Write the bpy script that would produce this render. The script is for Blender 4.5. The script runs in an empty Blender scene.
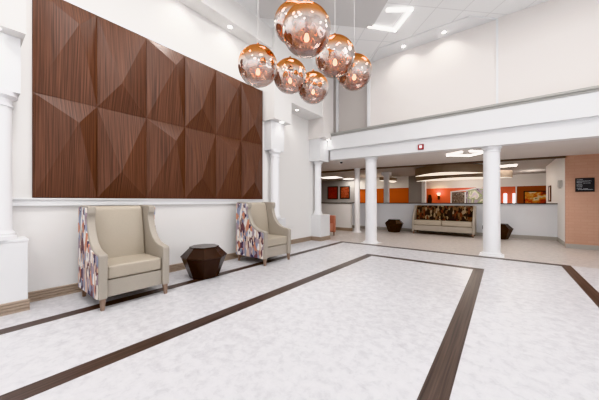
import bpy, bmesh, math, random
from mathutils import Vector, Matrix
random.seed(4)
sc = bpy.context.scene
C = sc.collection
R = math.radians
PI = math.pi

# ------------------------------------------------------------------ materials
def srgb(r, g, b):
    f = lambda c: (c/255/12.92) if c/255 <= 0.04045 else ((c/255+0.055)/1.055)**2.4
    return (f(r), f(g), f(b), 1.0)

def mat(name, col, rough=0.6, metal=0.0, noise=0.0, nscale=8.0, bump=0.0, bscale=60.0, emit=0.0, ecol=None, spec=0.5):
    m = bpy.data.materials.new(name); m.use_nodes = True
    nt = m.node_tree; b = nt.nodes['Principled BSDF']
    b.inputs['Base Color'].default_value = col
    b.inputs['Roughness'].default_value = rough
    b.inputs['Metallic'].default_value = metal
    b.inputs['Specular IOR Level'].default_value = spec
    tc = nt.nodes.new('ShaderNodeTexCoord')
    if noise > 0:
        n = nt.nodes.new('ShaderNodeTexNoise'); n.inputs['Scale'].default_value = nscale; n.inputs['Detail'].default_value = 4
        nt.links.new(tc.outputs['Object'], n.inputs['Vector'])
        mx = nt.nodes.new('ShaderNodeMix'); mx.data_type = 'RGBA'
        mx.inputs[6].default_value = tuple(c*(1-noise) for c in col[:3]) + (1,)
        mx.inputs[7].default_value = tuple(min(1, c*(1+noise)) for c in col[:3]) + (1,)
        nt.links.new(n.outputs['Fac'], mx.inputs[0]); nt.links.new(mx.outputs[2], b.inputs['Base Color'])
    if bump > 0:
        n2 = nt.nodes.new('ShaderNodeTexNoise'); n2.inputs['Scale'].default_value = bscale
        nt.links.new(tc.outputs['Object'], n2.inputs['Vector'])
        bp = nt.nodes.new('ShaderNodeBump'); bp.inputs['Strength'].default_value = bump; bp.inputs['Distance'].default_value = 0.01
        nt.links.new(n2.outputs['Fac'], bp.inputs['Height']); nt.links.new(bp.outputs['Normal'], b.inputs['Normal'])
    if emit > 0:
        b.inputs['Emission Color'].default_value = ecol or col
        b.inputs['Emission Strength'].default_value = emit
    return m

def wood(name, dark, light, axis='Z', fine=70.0, rough=0.42, coarse=0.9, across=None):
    """streaky wood whose grain runs along one axis"""
    m = bpy.data.materials.new(name); m.use_nodes = True
    nt = m.node_tree; b = nt.nodes['Principled BSDF']; b.inputs['Roughness'].default_value = rough
    tc = nt.nodes.new('ShaderNodeTexCoord'); mp = nt.nodes.new('ShaderNodeMapping')
    s = [fine, fine, fine]; s['XYZ'.index(axis)] = coarse
    if across: s['XYZ'.index(across)] = 0.6
    mp.inputs['Scale'].default_value = s
    nt.links.new(tc.outputs['Object'], mp.inputs['Vector'])
    n = nt.nodes.new('ShaderNodeTexNoise'); n.inputs['Scale'].default_value = 1.0; n.inputs['Detail'].default_value = 3
    n.inputs['Roughness'].default_value = 0.6
    nt.links.new(mp.outputs['Vector'], n.inputs['Vector'])
    r = nt.nodes.new('ShaderNodeValToRGB')
    r.color_ramp.elements[0].position = 0.3; r.color_ramp.elements[0].color = dark
    r.color_ramp.elements[1].position = 0.72; r.color_ramp.elements[1].color = light
    nt.links.new(n.outputs['Fac'], r.inputs['Fac']); nt.links.new(r.outputs['Color'], b.inputs['Base Color'])
    bp = nt.nodes.new('ShaderNodeBump'); bp.inputs['Strength'].default_value = 0.12; bp.inputs['Distance'].default_value = 0.004
    nt.links.new(n.outputs['Fac'], bp.inputs['Height']); nt.links.new(bp.outputs['Normal'], b.inputs['Normal'])
    return m

def fabric_pattern(name, cols, scale=(12, 12, 6), ground=None, seed=0.0):
    """staggered leaf-shaped cells, each in one of a few colours"""
    m = bpy.data.materials.new(name); m.use_nodes = True
    nt = m.node_tree; b = nt.nodes['Principled BSDF']; b.inputs['Roughness'].default_value = 0.85
    tc = nt.nodes.new('ShaderNodeTexCoord'); mp = nt.nodes.new('ShaderNodeMapping')
    mp.inputs['Scale'].default_value = scale; mp.inputs['Location'].default_value = (seed, seed*0.7, seed*1.3)
    nt.links.new(tc.outputs['Object'], mp.inputs['Vector'])
    v = nt.nodes.new('ShaderNodeTexVoronoi'); v.distance = 'MANHATTAN'; v.inputs['Scale'].default_value = 1.0; v.inputs['Randomness'].default_value = 0.6
    nt.links.new(mp.outputs['Vector'], v.inputs['Vector'])
    sep = nt.nodes.new('ShaderNodeSeparateColor'); nt.links.new(v.outputs['Color'], sep.inputs['Color'])
    r = nt.nodes.new('ShaderNodeValToRGB'); r.color_ramp.interpolation = 'CONSTANT'
    e = r.color_ramp.elements
    e[0].position = 0; e[0].color = cols[0]; e[1].position = 1.0/len(cols); e[1].color = cols[1]
    for i in range(2, len(cols)):
        k = e.new(i/len(cols)); k.color = cols[i]
    nt.links.new(sep.outputs[0], r.inputs['Fac'])
    nt.links.new(r.outputs['Color'], b.inputs['Base Color'])
    return m

M = {}
M['wall'] = mat('wall_paint', srgb(240, 238, 236), 0.75, bump=0.03, bscale=180)
M['wall_grey'] = mat('grey_wall_paint', srgb(160, 158, 158), 0.75, bump=0.03, bscale=180)
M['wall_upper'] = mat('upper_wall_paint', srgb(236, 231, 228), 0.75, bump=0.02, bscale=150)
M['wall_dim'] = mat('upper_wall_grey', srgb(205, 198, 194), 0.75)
M['trim'] = mat('white_trim', srgb(234, 234, 235), 0.5)
M['col'] = mat('column_white', srgb(244, 244, 246), 0.45)
M['cap_grey'] = mat('grey_moulding', srgb(176, 174, 170), 0.6)
M['halfwall'] = mat('half_wall_paint', srgb(236, 239, 245), 0.7)
M['halfcap'] = mat('half_wall_cap', srgb(74, 70, 68), 0.4)
M['base'] = mat('taupe_baseboard', srgb(174, 156, 140), 0.5, noise=0.06, nscale=5)
M['base_grey'] = mat('grey_baseboard', srgb(180, 176, 171), 0.5)
M['orange'] = mat('orange_wall_paint', srgb(196, 92, 30), 0.7, noise=0.06, nscale=1.5)
M['coral'] = mat('coral_wall_paint', srgb(228, 118, 90), 0.7)
M['rust'] = mat('rust_wall_paint', srgb(150, 74, 40), 0.7)
M['soffit'] = mat('soffit_paint', srgb(226, 220, 216), 0.8)
M['dark_trim'] = mat('brown_fascia', srgb(104, 92, 82), 0.55)
M['cloud'] = mat('cloud_edge', srgb(150, 134, 120), 0.55)
M['cloud_under'] = mat('cloud_underside', srgb(245, 236, 222), 0.6, emit=1.1, ecol=srgb(255, 244, 228))  # emission stands in for light falling on the cloud undersides
M['panelwood'] = wood('walnut_panel', srgb(58, 36, 28), srgb(124, 82, 62), 'Z', 80, 0.48, across='X')
M['stripe_y'] = wood('dark_plank_along', srgb(44, 33, 29), srgb(94, 75, 66), 'Y', 60, 0.35)
M['stripe_x'] = wood('dark_plank_across', srgb(44, 33, 29), srgb(94, 75, 66), 'X', 60, 0.35)
M['vinyl'] = mat('beige_upholstery', srgb(174, 165, 154), 0.5, noise=0.05, nscale=60, bump=0.05, bscale=220)
M['vinyl_seat'] = mat('beige_seat', srgb(182, 171, 156), 0.48, noise=0.05, nscale=60, bump=0.05, bscale=220)
M['legwood'] = wood('leg_wood', srgb(122, 100, 86), srgb(168, 144, 128), 'Z', 60, 0.45)
M['bronze'] = mat('bronze_facets', srgb(62, 49, 43), 0.24, 0.5, noise=0.2, nscale=6)
M['chairfab'] = fabric_pattern('leaf_fabric', [srgb(232, 224, 216), srgb(74, 66, 92), srgb(206, 142, 116), srgb(168, 150, 160), srgb(236, 230, 226), srgb(120, 84, 88), srgb(150, 156, 178), srgb(214, 186, 168)], (23, 23, 9.5))
M['sofafab'] = fabric_pattern('sofa_fabric', [srgb(30, 23, 22), srgb(120, 92, 70), srgb(46, 32, 28), srgb(160, 140, 116), srgb(100, 50, 36), srgb(34, 28, 27), srgb(112, 86, 68), srgb(40, 30, 28)], (17, 17, 9), seed=3)
M['pink'] = mat('coral_upholstery', srgb(202, 140, 120), 0.7)
M['black'] = mat('black_plastic', srgb(22, 22, 24), 0.4)
M['signblack'] = mat('sign_black', srgb(18, 18, 22), 0.35)
M['white_ink'] = mat('sign_lettering', srgb(205, 208, 214), 0.5)
M['red'] = mat('red_plastic', srgb(150, 26, 34), 0.4)
M['lens'] = mat('clear_lens', srgb(250, 245, 245), 0.2, emit=0.6)
M['led'] = mat('led_bar', (1, 1, 1, 1), 0.4, emit=2.6, ecol=(1, 0.98, 0.95, 1))
M['led_warm'] = mat('led_panel', (1, 1, 1, 1), 0.4, emit=4.0, ecol=(1, 0.95, 0.87, 1))
M['down'] = mat('downlight_lens', (1, 1, 1, 1), 0.4, emit=9.0, ecol=(1, 0.98, 0.95, 1))
M['amber'] = mat('amber_shade', srgb(255, 214, 160), 0.5, emit=9.0, ecol=srgb(255, 204, 140))
M['bulb'] = mat('glowing_bulb', srgb(255, 225, 180), 0.4, emit=4.0, ecol=srgb(255, 226, 186))
M['cord'] = mat('clear_cord', srgb(228, 224, 222), 0.5)
M['brass'] = mat('copper_cap', srgb(206, 140, 100), 0.25, 0.9)
M['grout_metal'] = mat('nickel', srgb(190, 188, 184), 0.35, 0.8)
M['frame_black'] = mat('black_frame', srgb(20, 15, 14), 0.4)
M['frame_brown'] = mat('brown_frame', srgb(88, 46, 32), 0.4)
M['daylight'] = mat('bright_pane', srgb(250, 252, 255), 0.3, emit=1.6, ecol=srgb(244, 248, 255))
M['greybox'] = mat('light_grey_plastic', srgb(206, 204, 202), 0.5)
M['door_dark'] = mat('dark_door', srgb(52, 34, 28), 0.45)
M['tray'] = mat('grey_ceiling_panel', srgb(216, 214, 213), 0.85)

# mottled white vinyl floor
def floor_mat():
    m = bpy.data.materials.new('mottled_white_floor'); m.use_nodes = True
    nt = m.node_tree; b = nt.nodes['Principled BSDF']
    tc = nt.nodes.new('ShaderNodeTexCoord')
    n = nt.nodes.new('ShaderNodeTexNoise'); n.inputs['Scale'].default_value = 11.0; n.inputs['Detail'].default_value = 9; n.inputs['Roughness'].default_value = 0.72
    n.inputs['Distortion'].default_value = 0.3
    nt.links.new(tc.outputs['Object'], n.inputs['Vector'])
    r = nt.nodes.new('ShaderNodeValToRGB')
    r.color_ramp.elements[0].position = 0.32; r.color_ramp.elements[0].color = srgb(194, 193, 197)
    r.color_ramp.elements[1].position = 0.6; r.color_ramp.elements[1].color = srgb(219, 218, 221)
    nt.links.new(n.outputs['Fac'], r.inputs['Fac'])
    # warm light further into the building, put into the floor colour as beige
    sep = nt.nodes.new('ShaderNodeSeparateXYZ'); nt.links.new(tc.outputs['Object'], sep.inputs['Vector'])
    mr = nt.nodes.new('ShaderNodeMapRange'); mr.inputs['From Min'].default_value = 6.9; mr.inputs['From Max'].default_value = 6.95
    nt.links.new(sep.outputs['Y'], mr.inputs['Value'])
    mx = nt.nodes.new('ShaderNodeMix'); mx.data_type = 'RGBA'; mx.blend_type = 'MULTIPLY'
    mx.inputs[7].default_value = (0.90, 0.83, 0.76, 1)
    nt.links.new(mr.outputs['Result'], mx.inputs[0]); nt.links.new(r.outputs['Color'], mx.inputs[6])
    nt.links.new(mx.outputs[2], b.inputs['Base Color'])
    b.inputs['Roughness'].default_value = 0.33
    b.inputs['Specular IOR Level'].default_value = 0.4
    return m
M['floor'] = floor_mat()

def tile_mat():
    m = bpy.data.materials.new('ceiling_tiles'); m.use_nodes = True
    nt = m.node_tree; b = nt.nodes['Principled BSDF']; b.inputs['Roughness'].default_value = 0.9
    tc = nt.nodes.new('ShaderNodeTexCoord'); mp = nt.nodes.new('ShaderNodeMapping')
    mp.inputs['Rotation'].default_value = (0, 0, R(45)); mp.inputs['Location'].default_value = (0.1, 0.2, 0)
    nt.links.new(tc.outputs['Object'], mp.inputs['Vector'])
    br = nt.nodes.new('ShaderNodeTexBrick'); br.offset = 0.0
    br.inputs['Scale'].default_value = 1.0; br.inputs['Brick Width'].default_value = 1.2; br.inputs['Row Height'].default_value = 0.6
    br.inputs['Mortar Size'].default_value = 0.010; br.inputs['Mortar Smooth'].default_value = 0.2
    br.inputs['Color1'].default_value = srgb(246, 246, 246); br.inputs['Color2'].default_value = srgb(243, 243, 243); br.inputs['Mortar'].default_value = srgb(228, 228, 228)
    nt.links.new(mp.outputs['Vector'], br.inputs['Vector']); nt.links.new(br.outputs['Color'], b.inputs['Base Color'])
    return m
M['tiles'] = tile_mat()

def brickwall_mat():
    m = bpy.data.materials.new('peach_brick_wall'); m.use_nodes = True
    nt = m.node_tree; b = nt.nodes['Principled BSDF']; b.inputs['Roughness'].default_value = 0.8
    tc = nt.nodes.new('ShaderNodeTexCoord'); sep = nt.nodes.new('ShaderNodeSeparateXYZ'); cb = nt.nodes.new('ShaderNodeCombineXYZ')
    nt.links.new(tc.outputs['Object'], sep.inputs['Vector'])
    nt.links.new(sep.outputs['X'], cb.inputs['X']); nt.links.new(sep.outputs['Z'], cb.inputs['Y'])
    br = nt.nodes.new('ShaderNodeTexBrick')
    br.inputs['Scale'].default_value = 1.0; br.inputs['Brick Width'].default_value = 0.22; br.inputs['Row Height'].default_value = 0.075
    br.inputs['Mortar Size'].default_value = 0.006
    br.inputs['Color1'].default_value = srgb(205, 166, 146); br.inputs['Color2'].default_value = srgb(202, 162, 142); br.inputs['Mortar'].default_value = srgb(199, 158, 139)
    nt.links.new(cb.outputs['Vector'], br.inputs['Vector']); nt.links.new(br.outputs['Color'], b.inputs['Base Color'])
    return m
M['peach'] = brickwall_mat()

def art_mat(name, cols, scale=6, seed=0.0, dist=2.0):
    m = bpy.data.materials.new(name); m.use_nodes = True
    nt = m.node_tree; b = nt.nodes['Principled BSDF']; b.inputs['Roughness'].default_value = 0.5
    tc = nt.nodes.new('ShaderNodeTexCoord'); mp = nt.nodes.new('ShaderNodeMapping'); mp.inputs['Location'].default_value = (seed, seed, seed)
    nt.links.new(tc.outputs['Object'], mp.inputs['Vector'])
    n = nt.nodes.new('ShaderNodeTexNoise'); n.inputs['Scale'].default_value = scale; n.inputs['Distortion'].default_value = dist; n.inputs['Detail'].default_value = 3
    nt.links.new(mp.outputs['Vector'], n.inputs['Vector'])
    r = nt.nodes.new('ShaderNodeValToRGB'); e = r.color_ramp.elements
    e[0].position = 0.3; e[0].color = cols[0]; e[1].position = 0.7; e[1].color = cols[-1]
    for i in range(1, len(cols)-1):
        k = e.new(0.3+0.4*i/(len(cols)-1)); k.color = cols[i]
    nt.links.new(n.outputs['Fac'], r.inputs['Fac']); nt.links.new(r.outputs['Color'], b.inputs['Base Color'])
    return m

def globe_mat():
    """mirrored glass: copper at the top, silver round the middle, clear at the bottom"""
    m = bpy.data.materials.new('mirror_fade_glass'); m.use_nodes = True
    nt = m.node_tree; nt.nodes.clear()
    out = nt.nodes.new('ShaderNodeOutputMaterial')
    tc = nt.nodes.new('ShaderNodeTexCoord'); sep = nt.nodes.new('ShaderNodeSeparateXYZ'); nt.links.new(tc.outputs['Generated'], sep.inputs['Vector'])
    tint = nt.nodes.new('ShaderNodeValToRGB'); e = tint.color_ramp.elements
    e[0].position = 0.18; e[0].color = srgb(240, 234, 230)
    e[1].position = 0.92; e[1].color = srgb(234, 148, 88)
    k = e.new(0.42); k.color = srgb(224, 222, 222)
    k = e.new(0.52); k.color = srgb(226, 214, 206)
    k = e.new(0.65); k.color = srgb(236, 164, 104)
    cov = nt.nodes.new('ShaderNodeValToRGB'); e = cov.color_ramp.elements
    e[0].position = 0.04; e[0].color = (0.10,)*3+(1,)
    e[1].position = 0.75; e[1].color = (0.96,)*3+(1,)
    k = e.new(0.20); k.color = (0.25,)*3+(1,)
    k = e.new(0.40); k.color = (0.86,)*3+(1,)
    nt.links.new(sep.outputs['Z'], tint.inputs['Fac']); nt.links.new(sep.outputs['Z'], cov.inputs['Fac'])
    nz = nt.nodes.new('ShaderNodeTexNoise'); nz.inputs['Scale'].default_value = 9; nz.inputs['Detail'].default_value = 1
    nt.links.new(tc.outputs['Object'], nz.inputs['Vector'])
    bp = nt.nodes.new('ShaderNodeBump'); bp.inputs['Strength'].default_value = 0.8; bp.inputs['Distance'].default_value = 0.03
    nt.links.new(nz.outputs['Fac'], bp.inputs['Height'])
    gl = nt.nodes.new('ShaderNodeBsdfGlossy'); gl.inputs['Roughness'].default_value = 0.04
    nt.links.new(tint.outputs['Color'], gl.inputs['Color']); nt.links.new(bp.outputs['Normal'], gl.inputs['Normal'])
    tr = nt.nodes.new('ShaderNodeBsdfTransparent'); tr.inputs['Color'].default_value = (0.99, 0.975, 0.96, 1)
    lw = nt.nodes.new('ShaderNodeLayerWeight'); lw.inputs['Blend'].default_value = 0.25
    mxf = nt.nodes.new('ShaderNodeMath'); mxf.operation = 'MAXIMUM'
    sc_ = nt.nodes.new('ShaderNodeMath'); sc_.operation = 'MULTIPLY'; sc_.inputs[1].default_value = 0.7
    nt.links.new(lw.outputs['Fresnel'], sc_.inputs[0])
    nt.links.new(cov.outputs['Color'], mxf.inputs[0]); nt.links.new(sc_.outputs[0], mxf.inputs[1])
    mix = nt.nodes.new('ShaderNodeMixShader')
    nt.links.new(mxf.outputs[0], mix.inputs[0]); nt.links.new(tr.outputs[0], mix.inputs[1]); nt.links.new(gl.outputs[0], mix.inputs[2])
    nt.links.new(mix.outputs[0], out.inputs['Surface'])
    return m
M['globe'] = globe_mat()

# ------------------------------------------------------------------ mesh helpers
def box(bm, x0, x1, y0, y1, z0, z1):
    vs = [bm.verts.new(p) for p in ((x0,y0,z0),(x1,y0,z0),(x1,y1,z0),(x0,y1,z0),(x0,y0,z1),(x1,y0,z1),(x1,y1,z1),(x0,y1,z1))]
    for f in ((0,3,2,1),(4,5,6,7),(0,1,5,4),(1,2,6,5),(2,3,7,6),(3,0,4,7)):
        bm.faces.new([vs[i] for i in f])
    return bm

def prism(bm, poly, a0, a1, axis='Y'):
    """poly = 2-D points; extruded from a0 to a1 along axis (Y: poly is x,z; Z: poly is x,y; X: poly is y,z)"""
    def P(p, a):
        return {'Y': (p[0], a, p[1]), 'Z': (p[0], p[1], a), 'X': (a, p[0], p[1])}[axis]
    A = [bm.verts.new(P(p, a0)) for p in poly]; B = [bm.verts.new(P(p, a1)) for p in poly]
    n = len(poly)
    bm.faces.new(A); bm.faces.new(B[::-1])
    for i in range(n):
        bm.faces.new((A[i], B[i], B[(i+1) % n], A[(i+1) % n]))
    return bm

def lathe(bm, prof, n=32, c=(0, 0), a0=0.0):
    """prof = [(r, z)...]; closed top and bottom"""
    rings = []
    for r, z in prof:
        rings.append([bm.verts.new((c[0]+r*math.cos(a0+2*PI*i/n), c[1]+r*math.sin(a0+2*PI*i/n), z)) for i in range(n)])
    for a, b in zip(rings, rings[1:]):
        for i in range(n):
            bm.faces.new((a[i], a[(i+1) % n], b[(i+1) % n], b[i]))
    bm.faces.new(rings[0][::-1]); bm.faces.new(rings[-1])
    return bm

def taper(bm, x, y, z0, z1, r0, r1, n=4, dx=0, dy=0, a0=PI/4):
    A = [bm.verts.new((x+dx+r0*math.cos(a0+2*PI*i/n), y+dy+r0*math.sin(a0+2*PI*i/n), z0)) for i in range(n)]
    B = [bm.verts.new((x+r1*math.cos(a0+2*PI*i/n), y+r1*math.sin(a0+2*PI*i/n), z1)) for i in range(n)]
    for i in range(n):
        bm.faces.new((A[i], A[(i+1) % n], B[(i+1) % n], B[i]))
    bm.faces.new(A[::-1]); bm.faces.new(B)
    return bm

def obj(name, bm, m, parent=None, bevel=0.0, seg=2, smooth=False, loc=None):
    bmesh.ops.recalc_face_normals(bm, faces=bm.faces)
    me = bpy.data.meshes.new(name); bm.to_mesh(me); bm.free()
    for mm in (m if isinstance(m, (list, tuple)) else [m]):
        me.materials.append(mm)
    o = bpy.data.objects.new(name, me); C.objects.link(o)
    if parent: o.parent = parent
    if loc: o.location = loc
    if bevel > 0:
        md = o.modifiers.new('bevel', 'BEVEL'); md.width = bevel; md.segments = seg; md.limit_method = 'ANGLE'; md.angle_limit = R(35)
    if smooth:
        for p in me.polygons: p.use_smooth = True
        if bevel > 0:
            w = o.modifiers.new('wn', 'WEIGHTED_NORMAL'); w.keep_sharp = True
    return o

def smooth_by_angle(o, ang=40):
    me = o.data
    for p in me.polygons: p.use_smooth = True
    bm = bmesh.new(); bm.from_mesh(me)
    for e in bm.edges:
        e.smooth = not (len(e.link_faces) == 2 and e.calc_face_angle(0) > R(ang))
    bm.to_mesh(me); bm.free()

def bx(*a): return box(bmesh.new(), *a)

def thing(name, label, cat, loc=(0, 0, 0), rz=0, group=None):
    o = bpy.data.objects.new(name, None); C.objects.link(o); o.empty_display_size = 0.1
    o.location = loc; o.rotation_euler = (0, 0, rz)
    o['label'] = label; o['category'] = cat
    if group: o['group'] = group
    return o

def tag(o, label, cat, group=None):
    o['label'] = label; o['category'] = cat
    if group: o['group'] = group
    return o

def struct(name, bm, m, **k):
    o = obj(name, bm, m, **k); o['kind'] = 'structure'; return o

def copy_tree(o, parent=None):
    c = o.copy(); C.objects.link(c); c.parent = parent
    for ch in list(o.children): copy_tree(ch, c)
    return c

def dup(root, label, loc, rz=None):
    c = copy_tree(root); c['label'] = label; c.location = loc
    if rz is not None: c.rotation_euler = (0, 0, rz)
    return c

def lamp(kind, name, loc, energy, col=(1, 1, 1), size=0.1, sy=None, rot=(0, 0, 0), angle=90, blend=0.6):
    l = bpy.data.lights.new(name, kind); l.energy = energy; l.color = col
    if kind == 'AREA':
        l.size = size
        if sy: l.shape = 'RECTANGLE'; l.size_y = sy
    elif kind == 'SPOT':
        l.spot_size = R(angle); l.spot_blend = blend; l.shadow_soft_size = size
    elif kind == 'POINT':
        l.shadow_soft_size = size
    o = bpy.data.objects.new(name, l); C.objects.link(o); o.location = loc; o.rotation_euler = rot
    return o

# ------------------------------------------------------------------ the setting
XL = -4.43           # face of the left wall
ZC = 5.10            # high ceiling
XR = 3.2             # right outer wall
YB = -3.6            # wall behind the camera
ZR = 2.52            # low ceiling of the reception
YF = 17.0            # far wall

def zs(x): return 2.385-0.018*x      # height of the beam's underside

struct('floor', bx(-11.5, XR+0.2, YB-0.2, YF+0.2, -0.12, 0.0), M['floor'])
b = bmesh.new()
box(b, XL-0.3, XL, YB, 4.80, 0, ZC)
struct('wall_left', b, M['wall'])
struct('wall_left_recess', bx(XL-0.3, -4.65, 4.80, 7.10, 0, ZC), M['wall'])
struct('ceiling', bx(XL-0.3, XR+0.2, YB-0.2, 7.4, ZC, ZC+0.12), M['tiles'])

# walls behind and beside the camera, with wide window openings to the daylight
b = bmesh.new()
for x0, x1 in ((XL-0.3, -3.6), (-1.1, -0.7), (1.8, XR+0.2)):
    box(b, x0, x1, YB-0.2, YB, 0, ZC)
for x0, x1 in ((-3.6, -1.1), (-0.7, 1.8)):
    box(b, x0, x1, YB-0.2, YB, 0, 0.4); box(b, x0, x1, YB-0.2, YB, 3.4, ZC)
struct('wall_rear', b, M['wall'])
b = bmesh.new()
ys = [(YB, -2.6), (-0.4, 0.4), (2.6, 3.4), (5.6, 9.5)]
for y0, y1 in ys: box(b, XR, XR+0.2, y0, y1, 0, ZC)
for y0, y1 in ((-2.6, -0.4), (0.4, 2.6), (3.4, 5.6)):
    box(b, XR, XR+0.2, y0, y1, 0, 0.4); box(b, XR, XR+0.2, y0, y1, 3.4, ZC)
struct('wall_right', b, M['wall'])

# upper wall above the beam
b = bmesh.new()
box(b, -2.97, XR, 7.0, 7.25, 3.1, ZC)
struct('wall_upper', b, M['wall_upper'])
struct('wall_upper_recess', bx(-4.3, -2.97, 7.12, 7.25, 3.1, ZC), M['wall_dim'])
struct('trim_1', bx(-3.01, -2.93, 6.96, 7.13, 3.15, ZC), M['trim'])
struct('trim_2', bx(-0.12, -0.08, 6.985, 7.01, 3.15, ZC-0.01), M['trim'])
struct('trim_3', bx(-4.06, -4.0, 7.06, 7.13, 3.15, ZC), M['trim'])
# flat ceiling border over the bay, mitred at both ends
struct('ceiling_border', prism(bmesh.new(), [(-2.95, 7.0), (-0.1, 7.0), (-0.56, 6.54), (-2.5, 6.50)], ZC-0.025, ZC, 'Z'), M['trim'])
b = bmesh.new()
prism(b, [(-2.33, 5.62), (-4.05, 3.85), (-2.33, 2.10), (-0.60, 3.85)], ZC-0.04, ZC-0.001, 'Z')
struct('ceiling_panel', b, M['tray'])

# the beam over the columns: projecting upper band, lower band, grey cap moulding
b = bmesh.new()
prism(b, [(-4.22, 2.755), (XR, 2.69), (XR, 3.13), (-4.22, 3.15)], 6.85, 7.12, 'Y')
struct('beam_upper', b, M['trim'])
b = bmesh.new()
prism(b, [(-4.2, zs(-4.2)), (XR, zs(XR)), (XR, 2.74), (-4.2, 2.77)], 6.95, 7.15, 'Y')
struct('beam_lower', b, M['trim'])
b = bmesh.new()
prism(b, [(-4.22, 3.19), (XR, 3.165), (XR, 3.21), (-4.22, 3.235)], 6.80, 7.0, 'Y'); prism(b, [(-4.22, 3.15), (XR, 3.12), (XR, 3.165), (-4.22, 3.19)], 6.83, 7.0, 'Y')
struct('trim_4', b, M['cap_grey'])
b = bmesh.new()
prism(b, [(-11, zs(-4.2)), (-4.2, zs(-4.2)), (XR, zs(XR)), (XR, 2.8), (-11, 2.8)], 7.15, 9.5, 'Y')
struct('ceiling_soffit', b, M['soffit'])
b = bmesh.new()
prism(b, [(-11, zs(-4.2)-0.05), (-4.2, zs(-4.2)-0.05), (1.3, zs(1.3)-0.05), (1.3, 2.8), (-11, 2.8)], 9.5, 9.58, 'Y')
struct('trim_5', b, M['dark_trim'])
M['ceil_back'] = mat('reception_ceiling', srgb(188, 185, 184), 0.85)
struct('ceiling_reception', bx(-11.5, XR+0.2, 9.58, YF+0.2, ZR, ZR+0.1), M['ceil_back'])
struct('wall_end', bx(-11.7, -11.5, 7.1, YF+0.2, 0, 2.8), M['wall_grey'])
struct('wall_side', bx(-11.5, XL-0.3, 6.95, 7.1, 0, 2.8), M['wall'])

# bulkheads along the left wall (each steps out above its pilaster)
b = bmesh.new(); box(b, XL, -4.12, 0.415, 4.30, 4.65, ZC); struct('bulkhead_1', b, M['wall'])
b = bmesh.new(); box(b, XL, -3.99, YB, 0.415, 2.97, ZC); struct('bulkhead_2', b, M['wall'])
b = bmesh.new(); box(b, XL, -4.05, 4.30, 4.90, 3.06, ZC); struct('bulkhead_3', b, M['wall'])
b = bmesh.new(); box(b, -4.65, -4.14, 4.90, 6.42, 3.64, ZC); struct('bulkhead_4', b, M['wall'])
b = bmesh.new(); box(b, -4.65, -4.10, 6.42, 6.97, 3.05, ZC); struct('bulkhead_5', b, M['wall_upper'])

# floor stripes of dark planks
def stripe(name, p, m):
    b = bmesh.new(); prism(b, p, 0.0005, 0.003, 'Z'); return struct(name, b, m)
stripe('trim_6', [(-3.645, YB), (-3.505, YB), (-3.655, 6.78), (-3.795, 6.78)], M['stripe_y'])
stripe('trim_7', [(-3.797, 6.78), (0.99, 6.78), (0.99, 6.92), (-3.80, 6.92)], M['stripe_x'])
stripe('trim_8', [(0.85, YB), (0.99, YB), (0.99, 6.78), (0.85, 6.78)], M['stripe_y'])
stripe('trim_9', [(-2.455, YB), (-2.295, YB), (-2.265, 5.50), (-2.425, 5.50)], M['stripe_y'])
stripe('trim_10', [(-2.426, 5.50), (-0.26, 5.50), (-0.26, 5.64), (-2.43, 5.64)], M['stripe_x'])
stripe('trim_11', [(-0.405, YB), (-0.25, YB), (-0.26, 5.50), (-0.415, 5.50)], M['stripe_y'])

# ribbed baseboards
RIB = [(0, 0), (0.018, 0), (0.018, 0.024), (0.007, 0.029), (0.007, 0.034), (0.018, 0.039), (0.018, 0.056), (0.006, 0.061), (0.006, 0.066), (0.016, 0.071), (0.016, 0.086), (0.005, 0.091), (0.005, 0.096), (0.013, 0.101), (0.013, 0.116), (0.005, 0.122), (0, 0.122)]
def base_y(b, x, y0, y1, s=1):       # runs along Y, faces +X (s=1) or -X
    prism(b, [(x+s*p[0], p[1]) for p in RIB], y0, y1, 'Y')
def base_x(b, y, x0, x1, s=-1):      # runs along X, faces -Y
    prism(b, [(y+s*p[0], p[1]) for p in RIB], x0, x1, 'X')
b = bmesh.new(); base_y(b, XL, 0.47, 4.33); base_y(b, -4.65, 4.85, 6.57)
struct('baseboard_left', b, M['base'])

# ledge under the wood panel
b = bmesh.new(); box(b, XL, XL+0.035, 0.30, 4.28, 1.14, 1.225); box(b, XL, XL+0.05, 0.30, 4.28, 1.215, 1.235)
struct('trim_12', b, M['trim'], bevel=0.004)
# thin white border round the wood panel
b = bmesh.new(); box(b, XL, XL+0.03, 0.50, 4.27, 3.75, 3.78)
struct('trim_13', b, M['trim'])

# ------------------------------------------------------------------ reception zone structure
# long half wall behind the settee
def slab(b, pts, z0, z1): prism(b, pts, z0, z1, 'Z')
HW = lambda x: 10.80+0.035*(x+4.9)
b = bmesh.new(); slab(b, [(-5.9, HW(-5.9)), (1.3, HW(1.3)), (1.3, HW(1.3)+0.14), (-5.9, HW(-5.9)+0.14)], 0, 1.10)
struct('wall_half', b, M['halfwall'])
b = bmesh.new(); slab(b, [(-5.92, HW(-5.9)-0.03), (1.3, HW(1.3)-0.03), (1.3, HW(1.3)+0.17), (-5.92, HW(-5.9)+0.17)], 1.10, 1.13)
struct('trim_14', b, M['halfcap'])
b = bmesh.new(); slab(b, [(-5.9, HW(-5.9)-0.015), (1.285, HW(1.3)-0.015), (1.285, HW(1.3)), (-5.9, HW(-5.9))], 0, 0.11)
struct('baseboard_half', b, M['base_grey'])
# shorter half wall to the left of the second row column
struct('wall_half_left', bx(-7.6, -4.80, 9.50, 9.64, 0, 1.10), M['wall'])
struct('trim_15', bx(-7.62, -4.78, 9.47, 9.67, 1.10, 1.13), M['halfcap'])
b = bmesh.new(); base_x(b, 9.5, -7.6, -4.80); base_y(b, -4.80, 9.5, 9.64)
struct('baseboard_half_left', b, M['base'])
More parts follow.
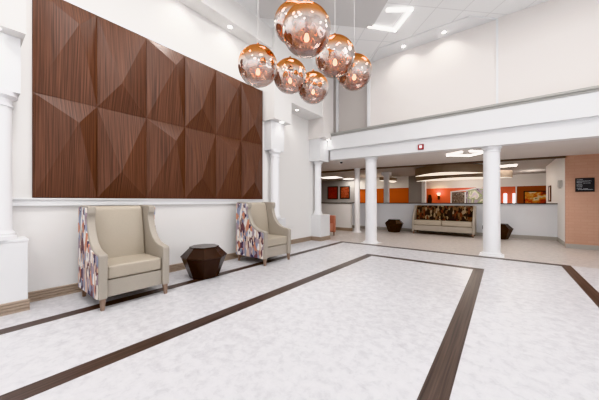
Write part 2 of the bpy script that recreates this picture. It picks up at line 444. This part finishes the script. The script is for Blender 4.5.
# white wall on the right, peach wall to its right
struct('wall_white', bx(1.30, 1.45, 9.58, 13.7, 0, ZR), M['wall'])
struct('baseboard_white', bx(1.285, 1.30, 9.55, HW(1.3)-0.015, 0, 0.11), M['base_grey'])
struct('wall_peach', bx(1.27, XR+0.2, 9.50, 9.60, 0, 2.8), M['peach'])
struct('baseboard_peach', bx(1.265, XR, 9.48, 9.50, 0, 0.11), M['base_grey'])
# far walls
YO = 14.5
struct('wall_far_grey', bx(-11.5, -6.95, YO, YO+0.15, 0, ZR), M['wall_grey'])
struct('wall_far_orange', bx(-6.95, -3.95, YO+0.1, YO+0.25, 0, 1.90), M['orange'])
struct('wall_far_header', bx(-6.95, -3.95, YO, YO+0.25, 1.90, ZR), M['wall'])
struct('wall_far_pier', bx(-3.95, -3.30, YO, YO+0.25, 0, ZR), M['wall_grey'])
struct('trim_16', bx(-3.30, -3.14, YO-0.03, YO+0.28, 0, ZR), M['trim'])
struct('wall_far_coral', bx(-4.6, 0.55, YF, YF+0.15, 0, 1.93), M['coral'])
struct('wall_far_coral_header', bx(-4.6, XR, YF-0.05, YF+0.15, 1.93, ZR), M['wall'])
struct('wall_far_rust', bx(0.55, XR+0.2, YF-0.02, YF+0.15, 0, 1.93), M['rust'])
struct('trim_17', bx(0.49, 0.55, YF-0.04, YF, 0, 1.93), M['trim'])
struct('wall_far_side', bx(-4.75, -4.6, YO+0.25, YF+0.15, 0, ZR), M['coral'])
struct('wall_far_right', bx(XR, XR+0.2, 9.6, YF+0.15, 0, ZR), M['wall'])

# ------------------------------------------------------------------ pilasters and columns
def shaft_prof(r, z0, z1, cap=True):
    p = [(r*1.32, z0), (r*1.32, z0+0.04), (r*1.18, z0+0.045), (r*1.2, z0+0.07), (r*1.05, z0+0.09), (r, z0+0.11)]
    if cap: p += [(r*0.96, z1-0.16), (r*1.08, z1-0.155), (r*1.08, z1-0.135), (r*0.97, z1-0.13), (r*1.0, z1-0.08), (r*1.3, z1-0.05), (r*1.36, z1-0.045), (r*1.36, z1)]
    return p

def pilaster(label, x0, x1, y0, y1, cx, cy, r, hx, hy0, hy1, hz0, hz1):
    t = thing('pilaster', label, 'pilaster', ((x0+x1)/2, (y0+y1)/2, 0), 0, 'pilasters along the left wall')
    ox, oy = (x0+x1)/2, (y0+y1)/2
    b = bmesh.new(); box(b, x0-ox, x1-ox, y0-oy, y1-oy, 0, 0.755); box(b, x0-ox, x1+0.005-ox, y0-0.005-oy, y1+0.005-oy, 0.755, 0.785)
    obj('plinth', b, M['trim'], t, bevel=0.004)
    b = bmesh.new(); base_y(b, x1-ox, y0-0.014-oy, y1+0.014-oy); base_x(b, y0-oy, x0-ox, x1+0.014-ox)
    obj('plinth_baseboard', b, M['base'], t)
    o = obj('shaft', lathe(bmesh.new(), shaft_prof(r, 0.785, hz0), 32, (cx-ox, cy-oy)), M['col'], t); smooth_by_angle(o)
    obj('header_block', bx(x0-ox, hx-ox, hy0-oy, hy1-oy, hz0, hz1), M['trim'], t)
    return t
pilaster('white pilaster at the left edge, column on a square plinth, left of the wood panel', XL+0.002, -4.14, -0.08, 0.445, -4.265, 0.225, 0.115, -4.15, -0.1, 0.39, 2.37, 2.968)
pilaster('white pilaster on a plinth half hidden behind the farther wingback armchair', XL+0.002, -4.20, 4.335, 4.86, -4.282, 4.56, 0.105, -4.20, 4.35, 4.80, 2.39, 3.058)
pilaster('white corner pilaster at the end of the left wall where the beam begins', -4.648, -4.30, 6.575, 7.095, -4.50, 6.72, 0.105, -4.26, 6.46, 6.96, 2.40, 3.048)

def column(label, x, y, r, z1, group=None):
    t = thing('column', label, 'column', (x, y, 0), 0, group)
    b = lathe(bmesh.new(), [(r*1.38, 0), (r*1.38, 0.025), (r*1.28, 0.03)], 36); box(b, -r*1.4, r*1.4, -r*1.4, r*1.4, 0, 0.010)
    o = obj('base', b, M['col'], t); smooth_by_angle(o)
    o = obj('shaft', lathe(bmesh.new(), [(r*1.16, 0.03), (r*1.16, 0.055), (r*1.05, 0.065), (r, 0.085), (r*0.985, 1.2), (r*0.95, z1-0.12)], 36), M['col'], t); smooth_by_angle(o)
    o = obj('capital', lathe(bmesh.new(), [(r*0.95, z1-0.12), (r*1.02, z1-0.115), (r*1.02, z1-0.095), (r*0.96, z1-0.09), (r*1.0, z1-0.055), (r*1.12, z1-0.035), (r*1.16, z1-0.03), (r*1.16, z1)], 36), M['col'], t); smooth_by_angle(o)
    return t
column('large round white column under the beam, left of the settee', -3.00, 7.22, 0.16, zs(-3.0))
column('large round white column under the beam, right of the settee', -0.20, 7.20, 0.16, zs(-0.2))
column('thin round white column beyond the beam at the end of the short half wall', -4.43, 9.33, 0.105, zs(-4.2))
t = thing('post', 'square white post standing behind the long half wall before the orange wall', 'post', (-4.24, 12.0, 0))
obj('shaft', bx(-0.10, 0.10, -0.1, 0.1, 0, 2.36), M['trim'], t)
obj('capital', bx(-0.17, 0.17, -0.17, 0.17, 2.36, ZR), M['trim'], t)

# ------------------------------------------------------------------ carved wood wall panel
WY0, WY1, WZ0, WZ1 = 0.51, 4.27, 1.24, 3.745
t = thing('wood_wall_panel', 'large brown wood wall panel of twelve faceted tiles above the white ledge', 'wall panel', (XL, (WY0+WY1)/2, WZ0))
OY = (WY0+WY1)/2
obj('backing', bx(0.001, 0.022, WY0-OY, WY1-OY, 0, WZ1-WZ0), M['panelwood'], t)
tw, th = (WY1-WY0)/6, (WZ1-WZ0)/2
for row in range(2):
    for k in range(6):
        y0 = WY0+k*tw-OY; z0 = row*th
        fy, fz = ((0.645, 0.765) if k % 2 == 0 else (0.40, 0.30))
        b = bmesh.new(); e = 0.002
        base = [(y0+e, z0+e), (y0+tw-e, z0+e), (y0+tw-e, z0+th-e), (y0+e, z0+th-e)]
        V0 = [b.verts.new((0.022, p[0], p[1])) for p in base]
        V1 = [b.verts.new((0.032, p[0], p[1])) for p in base]
        A = b.verts.new((0.032+0.14, y0+tw*fy, z0+th*fz))
        b.faces.new(V0)
        for i in range(4):
            j = (i+1) % 4
            b.faces.new((V0[i], V0[j], V1[j], V1[i])); b.faces.new((V1[i], V1[j], A))
        obj('facet_tile', b, M['panelwood'], t)

# ------------------------------------------------------------------ wingback armchairs
def armchair(label, loc):
    t = thing('wingback_armchair', label, 'armchair', loc, 0, 'wingback armchairs along the left wall')
    W, D = 0.385, 0.39                      # half width, half depth
    prof = [(-D, 0.125), (D-0.01, 0.125), (D, 0.58), (D-0.01, 0.612), (D-0.05, 0.622), (D-0.14, 0.632), (D-0.23, 0.66), (D-0.31, 0.71), (D-0.37, 0.78), (D-0.415, 0.86), (D-0.44, 0.94),
            (D-0.45, 0.99), (D-0.445, 1.025), (D-0.425, 1.05), (D-0.425, 1.12), (D-0.44, 1.138), (-D+0.03, 1.145), (-D, 1.13)]
    inner = 0.09
    for s in (-1, 1):
        arm = obj('arm', prism(bmesh.new(), prof, s*(W-0.008), s*(W-inner), 'Y'), M['vinyl'], t, bevel=0.016, seg=3, smooth=True)
        # patterned outer cover, inset a little from the piped edge
        cx_, cz_ = 0.0, 0.55
        pp = []
        for (x, z) in prof:
            pp.append((x-(0.035 if x > 0.0 else 0.022 if x > -0.2 else -0.004), z-(0.02 if z > 0.3 else -0.004)))
        sp = obj('side_cover', prism(bmesh.new(), pp, s*(W-0.012), s*(W+0.004), 'Y'), M['chairfab'], arm)
        sp['label'] = 'patterned leaf fabric on the outside of the arm'
    b = bmesh.new(); prism(b, [(-D, 0.125), (-D+0.17, 0.125), (-D+0.17, 0.5), (-D+0.10, 1.12), (-D+0.085, 1.135), (-D, 1.135)], -(W-inner), W-inner, 'Y')
    obj('back_frame', b, M['vinyl'], t, bevel=0.012, seg=3, smooth=True)
    b = bmesh.new()
    n = 7
    prism(b, [(-D+0.14, 0.42), (-D+0.265, 0.42), (-D+0.245, 0.6), (-D+0.215, 0.85), (-D+0.17, 1.07), (-D+0.15, 1.115), (-D+0.10, 1.14), (-D+0.06, 1.125)], -(W-inner-0.006), W-inner-0.006, 'Y')
    obj('backrest', b, M['vinyl_seat'], t, bevel=0.025, seg=4, smooth=True)
    obj('seat_cushion', bx(-D+0.17, D-0.035, -(W-inner-0.004), W-inner-0.004, 0.325, 0.475), M['vinyl_seat'], t, bevel=0.024, seg=4, smooth=True)
    obj('front_rail', bx(-D+0.05, D-0.045, -(W-inner), W-inner, 0.128, 0.318), M['vinyl'], t, bevel=0.010, seg=3, smooth=True)
    for sx in (-1, 1):
        for sy in (-1, 1):
            obj('leg', taper(bmesh.new(), sx*(D-0.045), sy*(W-0.05), 0.0, 0.13, 0.022, 0.036, 4, sx*0.008, sy*0.004), M['legwood'], t)
    return t
chair = armchair('beige wingback armchair with patterned sides, nearest the camera on the left', (-3.815, 1.28, 0))
c2 = dup(chair, 'beige wingback armchair with patterned sides, farther one right of the faceted table', (-3.84, 3.77, 0)); c2.scale = (1.04, 1.0, 1.03)

# ------------------------------------------------------------------ faceted drum tables
def drum(label, loc, rz):
    t = thing('faceted_side_table', label, 'side table', loc, rz, 'faceted dark side tables')
    b = bmesh.new(); lathe(b, [(0.215, 0.0), (0.225, 0.015), (0.342, 0.318), (0.354, 0.328)], 8)
    obj('lower_body', b, M['bronze'], t, bevel=0.004)
    b = bmesh.new(); lathe(b, [(0.354, 0.328), (0.352, 0.336), (0.22, 0.465)], 8)
    obj('upper_body', b, M['bronze'], t, bevel=0.003)
    b = bmesh.new(); lathe(b, [(0.22, 0.465), (0.226, 0.469), (0.226, 0.477), (0.22, 0.481)], 8)
    obj('table_top', b, M['bronze'], t, bevel=0.002)
    return t
ang = math.atan2(-2.38, 3.78)
tb = drum('dark bronze faceted side table standing between the two wingback armchairs', (-3.78, 2.38, 0), ang)
dup(tb, 'dark faceted side table against the half wall, left of the settee', (-3.36, 10.36, 0), ang+0.3)
dup(tb, 'dark faceted side table mostly hidden behind the right column', (-0.09, 10.50, 0), ang-0.3)

# ------------------------------------------------------------------ settee
t = thing('settee', 'beige settee with a dark patterned backrest against the half wall', 'settee', (-1.69, 10.49, 0), R(-0.5))
L, Fy = 0.97, -0.30                       # half length; front at -Y
prof = [(0.32, 0.10), (Fy+0.01, 0.10), (Fy, 0.44), (Fy+0.03, 0.56), (Fy+0.28, 0.95), (Fy+0.33, 1.035), (0.32, 1.035)]
for s in (-1, 1):
    obj('arm', prism(bmesh.new(), prof, s*L, s*(L-0.07), 'X'), M['vinyl'], t, bevel=0.012, seg=3, smooth=True)
obj('back_frame', prism(bmesh.new(), [(0.20, 0.12), (0.315, 0.12), (0.315, 1.045), (0.22, 1.045)], -L+0.07, L-0.07, 'X'), M['vinyl'], t, bevel=0.012, seg=3, smooth=True)
for s in (-1, 1):
    a, c = sorted((s*0.004, s*(L-0.075)))
    o = obj('back_cushion', prism(bmesh.new(), [(0.02, 0.50), (0.20, 0.50), (0.225, 1.0), (0.20, 1.03), (0.15, 1.03), (0.10, 0.98)], a, c, 'X'), M['sofafab'], t, bevel=0.02, seg=3, smooth=True)
    o['label'] = 'backrest cushion in dark leaf pattern'
    obj('seat_cushion', bx(a, c, Fy+0.01, 0.20, 0.335, 0.505), M['vinyl_seat'], t, bevel=0.03, seg=4, smooth=True)
obj('front_rail', bx(-L+0.07, L-0.07, Fy+0.02, 0.2, 0.13, 0.325), M['vinyl'], t, bevel=0.01, seg=2, smooth=True)
for sx in (-1, 1):
    for y in (Fy+0.05, 0.27):
        obj('leg', taper(bmesh.new(), sx*(L-0.05), y, 0, 0.13, 0.02, 0.035, 4), M['legwood'], t)

# coral armchair peeping out behind the corner pilaster
t = thing('coral_chair', 'coral upholstered low chair behind the corner pilaster plinth', 'chair', (-4.93, 7.62, 0))
obj('seat', bx(-0.30, 0.30, -0.29, 0.29, 0.16, 0.43), M['pink'], t, bevel=0.03, seg=3, smooth=True)
for s in (-1, 1):
    obj('arm', bx(-0.34, 0.34, s*0.36 if s < 0 else 0.27, -0.27 if s < 0 else 0.36, 0.12, 0.70), M['pink'], t, bevel=0.025, seg=3, smooth=True)
obj('backrest', bx(-0.34, -0.22, -0.28, 0.28, 0.12, 0.74), M['pink'], t, bevel=0.025, seg=3, smooth=True)
for sx in (-1, 1):
    for sy in (-1, 1):
        obj('leg', taper(bmesh.new(), sx*0.29, sy*0.31, 0, 0.13, 0.022, 0.034, 4), M['legwood'], t)

# ------------------------------------------------------------------ globe pendants
def uvsphere(b, r, nu=48, nv=32, zmax=0.985):
    prof = []
    for i in range(nv+1):
        th_ = -PI/2+PI*i/nv
        z = math.sin(th_)
        if i == 0: prof.append((0.004*r, -r))
        elif z > zmax: break
        else: prof.append((r*math.cos(th_), r*z))
    return lathe_open(b, prof, nu)
def lathe_open(b, prof, n):
    rings = [[b.verts.new((r*math.cos(2*PI*i/n), r*math.sin(2*PI*i/n), z)) for i in range(n)] for r, z in prof]
    for a, c in zip(rings, rings[1:]):
        for i in range(n): b.faces.new((a[i], a[(i+1) % n], c[(i+1) % n], c[i]))
    b.faces.new(rings[0][::-1])
    return b
def pendant(label, x, y, z, r):
    t = thing('globe_pendant', label, 'pendant lamp', (x, y, ZC-0.041), 0, 'copper globe pendants')
    dz = z-(ZC-0.041)
    o = obj('globe', uvsphere(bmesh.new(), r), M['globe'], t, smooth=True, loc=(0, 0, dz))
    o['label'] = 'mirrored glass globe, copper above and clear below'
    b = bmesh.new(); lathe(b, [(0.045, r*0.975), (0.045, r+0.005), (0.02, r+0.02), (0.012, r+0.05)], 20)
    o = obj('cap', b, M['brass'], t, loc=(0, 0, dz)); smooth_by_angle(o)
    b = bmesh.new(); lathe(b, [(0.0035, r+0.05), (0.0035, -dz)], 8)
    obj('cord', b, M['cord'], t, loc=(0, 0, dz))
    b = bmesh.new(); lathe(b, [(0.018, -0.03), (0.018, r*0.97)], 12)
    sk = obj('socket', b, M['brass'], t, loc=(0, 0, dz))
    b = bmesh.new(); lathe(b, [(0.005, -0.105), (0.017, -0.098), (0.025, -0.08), (0.024, -0.062), (0.015, -0.036), (0.014, -0.03)], 16)
    o = obj('bulb', b, M['bulb'], sk, smooth=True)
    b = bmesh.new(); lathe(b, [(0.05, -0.02), (0.05, -0.0005)], 20)
    o = obj('ceiling_rose', b, M['trim'], t)
    return t
G = 0.245
for lab, x, y, z, r in (
        ('copper globe pendant, largest and nearest, at the top centre of the cluster', -1.52, 2.07, 2.865, 0.236),
        ('copper globe pendant mostly hidden behind the largest top globe', -2.03, 2.49, 3.37, 0.235),
        ('copper globe pendant farthest left, hanging over the wood panel corner', -2.42, 2.27, 2.88, G),
        ('copper globe pendant right below the largest globe, overlapping the rightmost one', -1.66, 2.86, 3.00, G),
        ('copper globe pendant at the far right of the cluster', -1.68, 3.44, 3.035, G),
        ('copper globe pendant below the largest one, second from the left', -2.55, 3.05, 3.09, 0.252),
        ('copper globe pendant hanging lowest at the bottom centre of the cluster', -2.50, 3.59, 3.085, 0.255)):
    pendant(lab, x, y, z, r)

# ------------------------------------------------------------------ ceiling lights
def bar(p, q, w, z0, z1):
    p, q = Vector(p), Vector(q); d = (q-p).normalized(); n = Vector((-d.y, d.x))*w/2
    e = d*w/2
    return prism(bmesh.new(), [tuple(p-e+n), tuple(p-e-n), tuple(q+e-n), tuple(q+e+n)], z0, z1, 'Z')
def open_square(label, cx, cy, z, pts, extra=None, bw=0.05):
    t = thing('square_ceiling_light', label, 'ceiling light', (cx, cy, z))
    P = [(x-cx, y-cy) for x, y in pts]
    for p, q in zip(P, P[1:]): obj('light_bar', bar(p, q, bw, -0.04, -0.003), M['led'], t)
    if extra:
        obj('light_bar', bar(*[(x-cx, y-cy) for x, y in extra], bw, -0.04, -0.003), M['led'], t)
open_square('white open square light bars on the high tiled ceiling', -1.80, 5.78, ZC, [(-1.85, 5.31), (-1.47, 5.58), (-1.94, 6.03), (-2.35, 5.54)])
open_square('white square light bars under the soffit behind the beam', -0.78, 7.85, zs(-0.78)-0.0, [(-0.80, 7.38), (-1.12, 7.66), (-0.70, 8.10), (-0.32, 7.70), (-0.60, 7.36)], bw=0.05)

def panel_light(label, x, y, w=0.6, d=0.6, e=16):
    t = thing('ceiling_light_panel', label, 'ceiling light', (x, y, ZR))
    b = bmesh.new()
    for a in ((-w/2-0.03, -w/2, -d/2-0.03, d/2+0.03), (w/2, w/2+0.03, -d/2-0.03, d/2+0.03), (-w/2, w/2, -d/2-0.03, -d/2), (-w/2, w/2, d/2, d/2+0.03)):
        box(b, *a, -0.02, -0.0005)
    obj('frame', b, M['trim'], t)
    obj('diffuser', bx(-w/2, w/2, -d/2, d/2, -0.016, -0.002), M['led_warm'], t)
    lamp('AREA', 'panel_lamp', (x, y, ZR-0.03), e, (1, 0.93, 0.84), w, d)
panel_light('bright ceiling panel light left of the thin column, above the red pictures', -7.55, 12.6, 1.0, 0.9)
panel_light('bright ceiling panel light between the thin column and left column', -7.2, 14.0, 0.6, 0.5)
panel_light('ceiling panel light just right of the right column, nearer one', 0.05, 10.30, 0.5, 0.5, 7)
panel_light('ceiling panel light just right of the right column, farther one', 0.0, 12.4, 0.8, 0.7, 10)

def downlight(label, loc, n=(0, 0, -1), energy=14, target=None, group=None, angle=110):
    t = thing('downlight', label, 'downlight', loc, 0, group)
    b = bmesh.new(); lathe(b, [(0.06, -0.004), (0.06, 0.0)], 24)
    obj('trim_ring', b, M['trim'], t)
    b = bmesh.new(); lathe(b, [(0.042, -0.007), (0.042, -0.004)], 24)
    obj('lens', b, M['down'], t)
    lamp('SPOT', 'downlight_lamp', (loc[0], loc[1], loc[2]-0.03), energy, (1, 0.97, 0.93), 0.05, angle=angle, blend=0.8)
DG = 'downlights above the left wall'
downlight('recessed downlight over the wood panel, left one of two', (-4.27, 2.30, 4.65), energy=34, angle=140, group=DG)
downlight('recessed downlight over the wood panel, right one beside the leftmost globe', (-4.27, 3.25, 4.65), energy=34, angle=140, group=DG)
downlight('recessed downlight over the left edge pilaster block', (-4.07, 0.20, 2.97), energy=4, group=DG)
downlight('recessed downlight above the pilaster behind the farther armchair', (-4.12, 4.62, 3.06), energy=5, group=DG)
downlight('recessed downlight in the stepped bulkhead between pilasters', (-4.36, 5.5, 3.64), energy=8, group=DG)
downlight('recessed downlight over the corner pilaster beside the beam', (-4.18, 6.80, 3.05), energy=4, group=DG)
downlight('recessed downlight on the ceiling border over the upper wall, left one', (-1.97, 6.78, ZC-0.025), energy=26, angle=140, group='downlights over the upper wall')
downlight('recessed downlight on the ceiling border over the upper wall, right one', (-1.07, 6.78, ZC-0.025), energy=26, angle=140, group='downlights over the upper wall')

# curved hanging ceiling clouds
def cloud(label, cx, cy, half, bulge, z0, z1, rz=0):
    t = thing('ceiling_cloud', label, 'ceiling cloud', (cx, cy, 0), rz, 'curved ceiling clouds')
    n = 24
    front = [(-half+2*half*i/n, -bulge*math.cos(PI/2*(-1+2*i/n))) for i in range(n+1)]
    o = obj('fascia', prism(bmesh.new(), front, z0+0.012, z1, 'Z'), M['cloud'], t)
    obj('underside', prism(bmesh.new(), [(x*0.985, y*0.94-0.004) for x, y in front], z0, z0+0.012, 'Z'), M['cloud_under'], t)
    for sx in (-1, 1): obj('hanger', lathe(bmesh.new(), [(0.008, z1), (0.008, ZR)], 8, (sx*half*0.6, -bulge*0.25)), M['trim'], t)
cloud('brown edged curved ceiling cloud, front one above the settee', -1.70, 11.4, 1.15, 1.05, 2.20, 2.50)
cloud('brown edged curved ceiling cloud, longer lower one behind the front cloud', -1.43, 12.75, 1.72, 1.1, 2.09, 2.36)
cloud('grey curved ceiling cloud left of the brown clouds before the orange wall', -4.75, 13.4, 0.95, 0.5, 2.20, 2.36, R(90))

# ------------------------------------------------------------------ small things on walls
t = thing('directory_sign', 'black directory sign with small white lettering on the peach wall', 'sign', (1.605, 9.50, 1.43))
obj('plate', bx(-0.165, 0.165, -0.018, 0, 0, 0.345), M['signblack'], t, bevel=0.003)
rows = [(0.30, -0.14, -0.04), (0.265, -0.14, -0.03), (0.265, -0.03, 0.11), (0.235, -0.14, -0.045), (0.215, -0.03, 0.09), (0.195, -0.14, -0.06), (0.165, -0.14, -0.04), (0.125, -0.14, -0.05), (0.085, -0.14, -0.05), (0.075, -0.03, 0.04), (0.055, -0.12, 0.14)]
for z, x0, x1 in rows:
    x = x0; b = bmesh.new()
    while x < x1:
        w = random.uniform(0.006, 0.012); box(b, x, x+w, -0.0195, -0.0175, z-0.006, z+0.006); x += w+0.005
    obj('lettering_line', b, M['white_ink'], t)

t = thing('fire_strobe', 'red fire alarm strobe with white lens on the beam', 'fire alarm', (-1.60, 6.955, 2.53))
obj('housing', bx(-0.065, 0.065, -0.04, 0, -0.065, 0.065), M['red'], t, bevel=0.006)
obj('lens', bx(-0.03, 0.03, -0.055, -0.04, -0.03, 0.035), M['lens'], t, bevel=0.004)

t = thing('dome_camera', 'small dark security camera dome under the soffit at left', 'security camera', (-4.06, 7.40, zs(-4.06)))
b = bmesh.new(); lathe(b, [(0.06, -0.02), (0.06, 0.001)], 24); obj('mount', b, M['trim'], t)
b = bmesh.new(); lathe(b, [(0.012, -0.065), (0.03, -0.06), (0.044, -0.045), (0.05, -0.02)], 24); obj('dome', b, M['black'], t, smooth=True)

t = thing('wall_dispenser', 'small grey box device on the white wall beside the peach wall', 'wall device', (1.30, 10.25, 1.68))
obj('housing', bx(-0.09, 0, -0.07, 0.07, -0.10, 0.10), M['greybox'], t, bevel=0.012)
obj('nozzle', bx(-0.07, -0.02, -0.04, 0.04, -0.13, -0.095), M['grout_metal'], t)

t = thing('wall_outlet', 'dark outlet plate on the half wall right of the settee', 'outlet', (-0.52, HW(-0.52), 0.30))
obj('plate', bx(-0.04, 0.04, -0.012, 0.004, -0.06, 0.06), M['black'], t, bevel=0.003)

def picture(name, label, cat, loc, w, h, fr, art, rz=0, fw=0.05, d=0.03, matte=0.0):
    """hangs on a wall facing -Y, centre bottom at loc"""
    t = thing(name, label, cat, loc, rz)
    b = bmesh.new()
    for a in ((-w/2, -w/2+fw, 0, h), (w/2-fw, w/2, 0, h), (-w/2+fw, w/2-fw, 0, fw), (-w/2+fw, w/2-fw, h-fw, h)):
        box(b, a[0], a[1], -d, -0.001, a[2], a[3])
    obj('frame', b, fr, t)
    obj('artwork', bx(-w/2+fw, w/2-fw, -d*0.6, -0.001, fw, h-fw), art, t)
    return t
redart = art_mat('red_abstract', [srgb(50, 10, 8), srgb(140, 26, 16), srgb(90, 16, 10), srgb(170, 60, 36)], 5, 1.0)
redart2 = art_mat('red_tan_abstract', [srgb(46, 14, 10), srgb(120, 36, 20), srgb(160, 90, 66), srgb(84, 22, 14)], 5, 5.0)
warmart = art_mat('autumn_abstract', [srgb(90, 30, 14), srgb(196, 60, 30), srgb(222, 160, 70), srgb(236, 222, 190), srgb(120, 120, 40)], 2.6, 2.0, 1.0)
paleart = mat('pale_art', srgb(232, 214, 204), 0.5, noise=0.08, nscale=4)
picture('framed_picture', 'red abstract picture in black frame on far grey wall, left one', 'picture', (-8.57, YO, 1.32), 0.74, 0.80, M['frame_black'], redart)
picture('framed_picture', 'red and tan abstract picture in black frame, right of the other red one', 'picture', (-7.70, YO, 1.34), 0.66, 0.76, M['frame_black'], redart2)
picture('framed_picture', 'wide autumn coloured abstract picture in black frame on the rust wall', 'picture', (1.45, YF-0.02, 1.05), 1.30, 0.64, M['frame_black'], warmart)
picture('framed_picture', 'narrow pale picture in brown frame on the white wall above the half wall', 'picture', (1.30, 12.55, 1.18), 0.5, 0.55, M['frame_brown'], paleart, R(-90))

# mural beyond the half wall: dark foliage pattern left, pale garden right
t = thing('framed_mural', 'white framed mural of dark foliage and a pale garden on the coral wall', 'mural', (-1.55, YF, 0.9))
b = bmesh.new()
for a in ((-0.80, -0.74, 0.1, 0.82), (-0.12, -0.06, 0.1, 0.80), (1.06, 1.12, 0.1, 0.94)):
    box(b, a[0], a[1], -0.05, -0.001, a[2], a[3])
prism(b, [(-0.80, 0.78), (-0.05, 0.86), (0.5, 0.98), (1.12, 0.90), (1.12, 0.96), (0.5, 1.04), (-0.05, 0.92), (-0.80, 0.84)], -0.05, -0.001, 'Y')
obj('frame', b, M['trim'], t)
o = obj('foliage_panel', bx(-0.74, -0.12, -0.02, -0.001, 0.1, 0.80), art_mat('dark_foliage', [srgb(36, 30, 30), srgb(150, 136, 126), srgb(60, 50, 46), srgb(206, 196, 186)], 9, 3.0, 1.0), t)
o['label'] = 'dark leafy pattern panel'
o = obj('garden_panel', prism(bmesh.new(), [(-0.06, 0.1), (1.06, 0.1), (1.06, 0.90), (0.5, 0.98), (-0.06, 0.86)], -0.02, -0.001, 'Y'), art_mat('pale_garden', [srgb(90, 76, 90), srgb(196, 184, 204), srgb(150, 170, 120), srgb(240, 240, 226), srgb(214, 206, 222)], 2.6, 8.0, 1.0), t)
o['label'] = 'pale lilac and green garden panel'

t = thing('wall_sconce', 'glowing wall sconce on the coral wall, left of the mural', 'wall light', (-2.93, YF, 1.50))
b = bmesh.new(); lathe(b, [(0.05, -0.22), (0.06, -0.05), (0.035, 0.02)], 16, (0, -0.08)); box(b, -0.05, 0.05, -0.08, -0.001, -0.12, 0.0)
obj('bracket', b, M['door_dark'], t)
b = bmesh.new(); lathe(b, [(0.04, 0.02), (0.08, 0.10), (0.09, 0.16)], 20, (0, -0.13))
obj('shade', b, M['amber'], t, smooth=True)
lamp('POINT', 'sconce_lamp', (-2.93, YF-0.3, 1.75), 5, (1, 0.75, 0.45), 0.08)
tag(obj('wall_hanging', prism(bmesh.new(), [(-0.10, 0), (0.08, 0.0), (0.12, 0.35), (0.06, 0.62), (-0.06, 0.62), (-0.12, 0.3)], -0.04, -0.001, 'Y'), M['door_dark'], loc=(-3.42, YF, 0.95)), 'tall dark wall hanging on the coral wall, left of the sconce', 'wall hanging')
struct('door_1', bx(-3.95, -3.70, YF-0.04, YF-0.001, 0, 1.75), M['door_dark'])
struct('window_1', bx(0.02, 0.16, YF-0.05, YF-0.001, 0.8, 1.58), M['daylight'])
struct('window_2', bx(0.38, 0.48, YF-0.05, YF-0.001, 0.8, 1.58), M['daylight'])

# ------------------------------------------------------------------ light
w = bpy.data.worlds.new('world'); sc.world = w; w.use_nodes = True
nt = w.node_tree; bg = nt.nodes['Background']
sky = nt.nodes.new('ShaderNodeTexSky'); sky.sky_type = 'HOSEK_WILKIE'; sky.turbidity = 4; sky.sun_direction = Vector((0.5, -0.5, 0.7)).normalized()
mixc = nt.nodes.new('ShaderNodeMix'); mixc.data_type = 'RGBA'; mixc.inputs[0].default_value = 0.85; mixc.inputs[7].default_value = (0.95, 0.97, 1, 1)
nt.links.new(sky.outputs[0], mixc.inputs[6]); nt.links.new(mixc.outputs[2], bg.inputs['Color'])
bg.inputs['Strength'].default_value = 1.0
# daylight through the window openings
for y, e in ((-1.5, 10), (1.5, 14), (4.5, 34)):
    lamp('AREA', 'window_daylight', (XR+0.1, y, 1.9), e, (0.95, 0.97, 1.0), 2.2, 3.0, (0, R(90), 0))
for x in (-2.35, 0.55):
    lamp('AREA', 'window_daylight', (x, YB-0.1, 1.9), 10, (0.95, 0.97, 1.0), 2.5, 3.0, (R(90), 0, 0))
# general lighting of the lobby: added lamps without fittings, out of view
for x, y, e in ((-2.3, 3.0, 36), (-2.6, 0.5, 78), (-0.4, 4.4, 30), (1.5, 5.0, 28), (0.7, 0.8, 34), (-1.6, -1.6, 44)):
    lamp('AREA', 'ceiling_fill', (x, y, ZC-0.07), e, (1, 0.985, 0.97), 0.66, 0.66)
for x, y in ((1.4, 2.6), (0.4, -1.4)):
    lamp('POINT', 'uplight_fill', (x, y, 3.6), 26, (1, 0.985, 0.97), 0.25)  # unseen point lights added to brighten the high ceiling
for x, y in ((-1.6, 8.6), (-4.4, 8.6), (0.6, 8.5)):
    lamp('SPOT', 'soffit_fill', (x, y, 2.3), 62, (1, 0.93, 0.86), 0.15, angle=150, blend=0.8)  # added spots with no fitting, brightening the floor and half walls
lamp('POINT', 'reception_fill', (-5.5, 13.2, 1.9), 16, (1, 0.85, 0.65), 0.1)  # added point lights without fittings, brightening the far coloured walls
lamp('POINT', 'reception_fill', (-1.4, 15.4, 2.1), 48, (1, 0.9, 0.8), 0.1)
lamp('POINT', 'reception_fill', (1.0, 15.2, 2.1), 14, (1, 0.9, 0.8), 0.1)

# ------------------------------------------------------------------ camera
cam = bpy.data.cameras.new('camera'); co = bpy.data.objects.new('camera', cam); C.objects.link(co)
co.location = (0, 0, 1.2); co.rotation_euler = (R(90), 0, math.atan2(203.5, 262))
cam.sensor_width = 36; cam.lens = 262/599*36; cam.shift_y = 1/599; cam.clip_end = 100; cam.clip_start = 0.05
sc.camera = co
sc.view_settings.view_transform = 'Khronos PBR Neutral'
sc.view_settings.look = 'None'
sc.view_settings.exposure = -0.04
sc.cycles.use_denoising = True
sc.cycles.caustics_reflective = False
sc.cycles.max_bounces = 10
